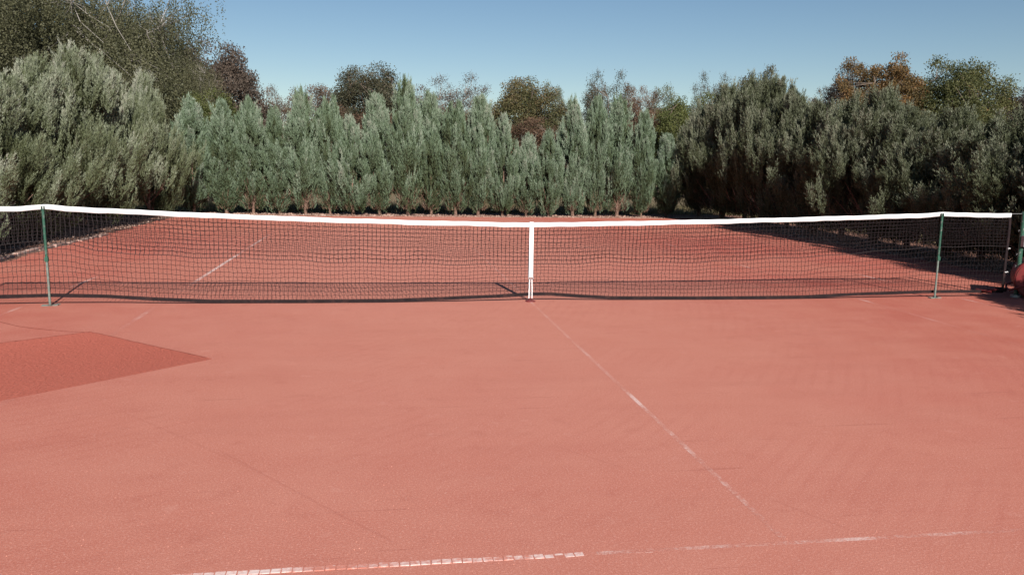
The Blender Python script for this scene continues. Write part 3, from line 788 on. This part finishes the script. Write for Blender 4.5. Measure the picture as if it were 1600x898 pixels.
# ------------------------------------------------------------------ broadleaved trees behind
def leafquads(P, D, L, Wd, rg):
    n = len(P); D = unit(D); sd = unit(np.cross(D, unit(rg.normal(size=(n, 3)))))
    V = np.zeros((n, 4, 3)); h_ = P+D*(L*.45)[:, None]
    V[:, 0] = P; V[:, 1] = h_+sd*Wd[:, None]/2; V[:, 2] = P+D*L[:, None]; V[:, 3] = h_-sd*Wd[:, None]/2
    return V.reshape(-1, 3), np.arange(n*4).reshape(-1, 4)
def broadleaf(seed, H=8.0, R=3.0, z0=1.2, nc=260, nl=90, leaf=(.20, .13), clump=.55, droop=0.0, shell=.6, bare=0, topk=2.0, trunk_r=.16):
    """unit prototype: returns crown mesh (no material), wood mesh"""
    rg = np.random.default_rng(seed)
    # big lobes
    K = 9; la = rg.random(K)*6.28; lt = .25+.7*rg.random(K)
    C = []
    while len(C) < nc:
        v = unit(rg.normal(size=3)); rr_ = (shell+(1-shell)*rg.random())**.6 if rg.random() < .8 else rg.random()
        lump = 1+.22*math.sin(3*math.atan2(v[1], v[0])+la[0]+2*v[2])+.16*math.sin(5*v[2]+2*math.atan2(v[1], v[0])+la[1])
        p_ = v*rr_*lump
        z = z0+(H-z0)*(.5+.5*p_[2]/1.15)
        t = (z-z0)/(H-z0); fl = 1.0 if t > .35 else .8+.57*t
        C.append((p_[0]*R*fl, p_[1]*R*fl, z))
    C = np.array(C)
    # wood
    limbs = []; q = MB()
    q.tube([(0, 0, -.1), (.05, 0, H*.15), (0, .1, H*.35), (.1, 0, H*.62)], [trunk_r*1.3, trunk_r, trunk_r*.75, trunk_r*.35], 9)
    nodes = [np.array([0, 0, H*.3])]
    for k in range(11):
        a = k*2.399+rg.random()*.5; zb_ = H*(.16+.30*rg.random()); e = R*(.45+.35*rg.random()); ze = zb_+(H-zb_)*(.35+.5*rg.random())
        p0 = np.array([0, 0, zb_]); p3 = np.array([e*math.cos(a), e*math.sin(a), ze])
        p1 = p0*.6+p3*.4+rg.normal(0, .18, 3)*R*.3; p2 = p0*.25+p3*.75+rg.normal(0, .12, 3)*R*.3
        q.tube([p0, p1, p2, p3], [trunk_r*.5, trunk_r*.36, trunk_r*.22, trunk_r*.08], 6, cap=False)
        nodes += [p1, p2, p3, (p1+p2)/2, (p2+p3)/2]
    nodes = np.array(nodes)
    d = ((C[:, None]-nodes[None])**2).sum(2); ni = d.argmin(1)
    A = nodes[ni]; mid_ = (A+C)/2+rg.normal(0, .08, C.shape)*R*.3
    V1, F1 = segs_mesh(np.concatenate([A, mid_]), np.concatenate([mid_, C]), np.concatenate([np.full(nc, trunk_r*.14), np.full(nc, trunk_r*.08)]))
    if bare:
        bi = rg.integers(0, nc, bare); bd = unit(C[bi]-np.array([0, 0, H*.4])+rg.normal(0, 1.0, (bare, 3))*R*.35)
        V2, F2 = segs_mesh(C[bi], C[bi]+bd*(.35+.5*rg.random(bare))[:, None]*R*.25, trunk_r*.045)
    else: V2, F2 = np.zeros((0, 3)), np.zeros((0, 4), int)
    b0 = len(q.v); q.v += [tuple(v) for v in V1]; q.f += [tuple(int(i_)+b0 for i_ in f) for f in F1]
    b0 = len(q.v); q.v += [tuple(v) for v in V2]; q.f += [tuple(int(i_)+b0 for i_ in f) for f in F2]
    wo_ = q.build('trunk', M['bark_grey']); wme = wo_.data; bpy.data.objects.remove(wo_)
    # leaves
    ci = np.repeat(np.arange(nc), nl); n = nc*nl
    if droop > 0:
        # hanging strands
        ns = 18; sidx = rg.integers(0, ns, n); so_ = rg.normal(0, clump*.55, (nc, ns, 3)); so_ = np.clip(so_, -clump, clump); so_[..., 2] *= .5
        dl = droop*(.5+rg.random((nc, ns)))
        P = C[ci]+so_[ci, sidx]+rg.normal(0, .05, (n, 3)); u = rg.random(n); P[:, 2] -= dl[ci, sidx]*u
        D = np.stack([rg.normal(0, .5, n), rg.normal(0, .5, n), -np.ones(n)], 1)
    else:
        r_ = np.clip(rg.normal(0, 1, (n, 3)), -1.7, 1.7); P = C[ci]+r_*clump*np.array([.62, .62, .42])
        D = rg.normal(0, 1, (n, 3))+np.array([0, 0, .15])
    ct = rg.normal(0, .13, nc)
    tint = np.clip(.45+ct[ci]+rg.normal(0, .09, n)+.1*((P[:, 2]-z0)/(H-z0)-.5), 0, 1)
    P[:, 2] = np.maximum(P[:, 2], .15)
    V, F = leafquads(P, D, leaf[0]*(.6+.7*rg.random(n)), leaf[1]*(.7+.6*rg.random(n)), rg)
    return dict(H=H, R=R, V=V, F=F, tint=tint, wood=wme, meshes={})
BL = {
 'dense': broadleaf(201, nc=440, nl=190, z0=.5, leaf=(.115, .080), clump=.5),
 'dense2': broadleaf(202, nc=420, nl=180, z0=.5, leaf=(.115, .080), clump=.55),
 'loose': broadleaf(203, nc=320, nl=140, z0=.8, leaf=(.105, .070), clump=.46, bare=700),
 'sparse': broadleaf(204, nc=280, nl=85, z0=1.0, leaf=(.095, .060), clump=.42, bare=1400, trunk_r=.13),
 'oak': broadleaf(205, nc=330, nl=210, z0=1.2, leaf=(.115, .085), clump=.42, shell=.5, bare=250),
 'conic': broadleaf(206, H=7, R=1.5, nc=200, nl=90, z0=.6, leaf=(.14, .05), clump=.34),
 'birch': broadleaf(207, H=11, R=4.2, nc=720, nl=330, z0=1.0, leaf=(.072, .052), clump=.95, droop=1.2, bare=60, trunk_r=.10, shell=.35),
}
def bl_tree(kind, col, x, y, h, r, rz, label, wood=None, group='broadleaved trees behind the junipers', name='broadleaf_tree'):
    pr = BL[kind]
    if 'crown' not in pr: pr['crown'] = np_mesh('crown', pr['V'], pr['F'], LM[col], pr['tint'])
    o = empty(name, (x, y, -.03), rz); tag(o, label, 'tree', group); s = r/pr['R']; o.scale = (s, s, h/pr['H'])
    cr = link('crown', pr['crown'], o); cr.material_slots[0].link = 'OBJECT'; cr.material_slots[0].material = LM[col]
    wd = link('trunk', pr['wood'], o)
    if wood is not None: wd.material_slots[0].link = 'OBJECT'; wd.material_slots[0].material = M[wood]
# kind, colour, centre u, top v, width px, world y, label
BACKT = [
 ('birch', 'birch', 105, -95, 300, 24, 'huge weeping birch with pale limbs towering over the left hedge', 'birch'),
 ('birch', 'birch', -40, -60, 330, 27, 'weeping birch at the left edge, brown-green behind the largest one', 'birch'),
 ('birch', 'birch', 205, -40, 150, 29, 'birch crown with hanging twigs right of the huge birch, against the sky', 'birch'),
 ('birch', 'birch', 285, 50, 84, 26, 'smaller weeping birch between the huge birch and the purplish tree', 'birch'),
 ('dense2', 'purple', 337, 64, 122, 33, 'purplish brown round tree right of the weeping birches', None),
 ('dense2', 'green', 318, 140, 90, 24, 'yellow-green bush filling the gap behind the left corner junipers', None),
 ('loose', 'rust', 405, 134, 62, 40, 'small rusty tree at the right foot of the purplish one', None),
 ('loose', 'rust', 487, 131, 92, 42, 'reddish brown tree behind the juniper with the long bare tip', None),
 ('dense2', 'dark', 573, 100, 112, 44, 'dark round tree standing highest above the middle of the back row', None),
 ('dense2', 'rust', 590, 175, 120, 36, 'low rusty shrubbery below the dark round tree', None),
 ('sparse', 'purple', 715, 122, 120, 44, 'thin pinkish tree with bare twigs, right of the tallest juniper', None),
 ('dense2', 'rust', 690, 168, 130, 36, 'low red-brown tree beneath the thin pinkish one', None),
 ('dense2', 'mixed', 822, 121, 112, 42, 'broad brown-green autumn tree above the net centre strap', None),
 ('conic', 'pale', 868, 127, 34, 46, 'narrow grey-green tree tip right of the broad brown-green tree', None),
 ('dense', 'rust', 835, 190, 150, 34, 'low orange-brown bush behind the two small junipers by the strap', None),
 ('sparse', 'dark', 948, 116, 96, 42, 'thin dark tree with bare twigs against the sky, right of centre', None),
 ('loose', 'rust', 995, 131, 66, 40, 'purple-brown upright tree right of the thin dark one', None),
 ('conic', 'pale', 1037, 130, 46, 48, 'pale conical conifer standing alone against the sky', None),
 ('dense2', 'rust', 1020, 172, 76, 36, 'low reddish bush behind the right end of the back row', None),
 ('dense', 'green', 1075, 150, 100, 34, 'yellow-green bushy tree at the right back corner', None),
 ('sparse', 'dark', 1118, 118, 80, 42, 'thin twiggy tree left of the dark round crown behind the right hedge', None),
 ('dense', 'dark', 1188, 113, 92, 44, 'dark round crown rising behind the far part of the right hedge', None),
 ('sparse', 'purple', 1290, 140, 110, 42, 'thin low pinkish tree between the dark crown and the orange oak', None),
 ('oak', 'orange', 1388, 82, 128, 40, 'orange-leaved oak with sky showing through its branches', None),
 ('loose', 'purple', 1335, 96, 90, 42, 'loose pinkish-brown tree leaning out left of the orange oak', None),
 ('dense', 'oak', 1500, 92, 142, 38, 'dense dark green oak behind the right hedge', None),
 ('dense2', 'oak', 1560, 190, 150, 30, 'low green brown bush below the dense green oak at right', None),
 ('dense', 'purple', 1595, 136, 110, 44, 'brown tree at the right edge of the photo', None),
]
rb = random.Random(9)
for (kind, col, u, vt, wpx, Y, lab, wood) in BACKT:
    tp = aty(u, vt, Y); h = float(tp[2]); r = wpx/2/FPX*(Y-CAM[1])
    bl_tree(kind, col, float(tp[0]), float(Y), h*.985, float(r)*1.08, rb.random()*6.28, lab, wood, name='birch_tree' if kind.startswith('birch') else 'broadleaf_tree')
# a distant wooded edge closing the view at ground level
def wood_edge():
    rg = np.random.default_rng(77); n = 26000
    x = -75+150*rg.random(n); hh = 3.2+1.2*np.sin(x*.31)+.8*np.sin(x*.83+1)
    P = np.stack([x, 62+5*rg.random(n), hh*rg.random(n)**.8], 1)
    V, F = leafquads(P, rg.normal(size=(n, 3)), .5+.4*rg.random(n), .35+.3*rg.random(n), rg)
    o = link('woodland_edge', np_mesh('woodland_edge', V, F, LM['mixed'], np.clip(.4+.2*np.sin(x*.5)+rg.normal(0, .15, n), 0, 1)))
    tag(o, 'distant brown-green thicket closing the view behind the trees', 'thicket', kind='stuff')
wood_edge()

# ------------------------------------------------------------------ chain link fences
def chain_fence(A, B, h, label):
    A = np.array([*A, 0.0]); B = np.array([*B, 0.0]); L = np.linalg.norm(B-A); d = (B-A)/L
    r = empty('chain_link_fence', tuple(A), 0.0); tag(r, label, 'fence')
    s = .085; k0 = np.arange(-h, L, s)
    def clip(k, sg):
        if sg > 0: a0, a1 = k, k+h; z0, z1 = 0, h
        else: a0, a1 = k, k+h; z0, z1 = h, 0
        t0 = max(0, (0-a0)/h); t1 = min(1, (L-a0)/h)
        return (a0+(a1-a0)*t0, z0+(z1-z0)*t0), (a0+(a1-a0)*t1, z0+(z1-z0)*t1)
    PA = []; PB = []
    for k in k0:
        for sg in (1, -1):
            a, b = clip(k, sg); PA.append(d*a[0]+np.array([0, 0, a[1]])); PB.append(d*b[0]+np.array([0, 0, b[1]]))
    V, F = segs_mesh(PA, PB, .0022); o = link('wire_mesh', np_mesh('wire_mesh', V, F, M['wire']), r); o['kind'] = 'stuff'
    q = MB()
    for z in (.03, h*.5, h-.02): q.tube([np.array([0, 0, z]), d*L+np.array([0, 0, z])], .003, 4)
    q.build('tension_wire', M['wire'], r)
    n = int(L/2.5)+1
    for i in range(n):
        q = MB(); p_ = d*(L*i/(n-1)); q.tube([p_+np.array([0, .03, -.03]), p_+np.array([0, .03, h+.06])], .022, 8); q.build('fence_post', M['fencepost'], r)
chain_fence((-10.2, 18.8), (11.0, 18.8), 1.5, 'low chain-link fence behind the back row of junipers')
chain_fence((11.0, -8), (11.0, 18.7), 1.5, 'chain-link fence behind the right hedge')
chain_fence((-10.2, -8), (-10.2, 18.7), 1.5, 'chain-link fence behind the left hedge')

# dry grass along the fences
def grass():
    rg = np.random.default_rng(88); n = 42000
    k = rg.random(n)
    x = np.where(k < .5, -11+22.5*rg.random(n), np.where(k < .85, 10.2+5*rg.random(n)**1.3, -10.0-3*rg.random(n)))
    y = np.where(k < .5, 17.9+5*rg.random(n)**1.5, -2+21*rg.random(n))
    cl = .5+.5*np.sin(x*3.7)*np.sin(y*4.1+x); h = (.10+.30*rg.random(n)**2)*(.5+cl)
    P = np.stack([x, y, np.full(n, -.03)], 1); D = np.stack([rg.normal(0, .35, n), rg.normal(0, .35, n), np.ones(n)], 1)
    V, F, _ = leaves(P, D, h, .012+.012*rg.random(n), rg, None)
    o = link('dry_grass', np_mesh('dry_grass', V, F, M['straw'], rg.random(n)))
    tag(o, 'tufts of dry straw-coloured grass along the fences', 'grass', kind='stuff')
grass()
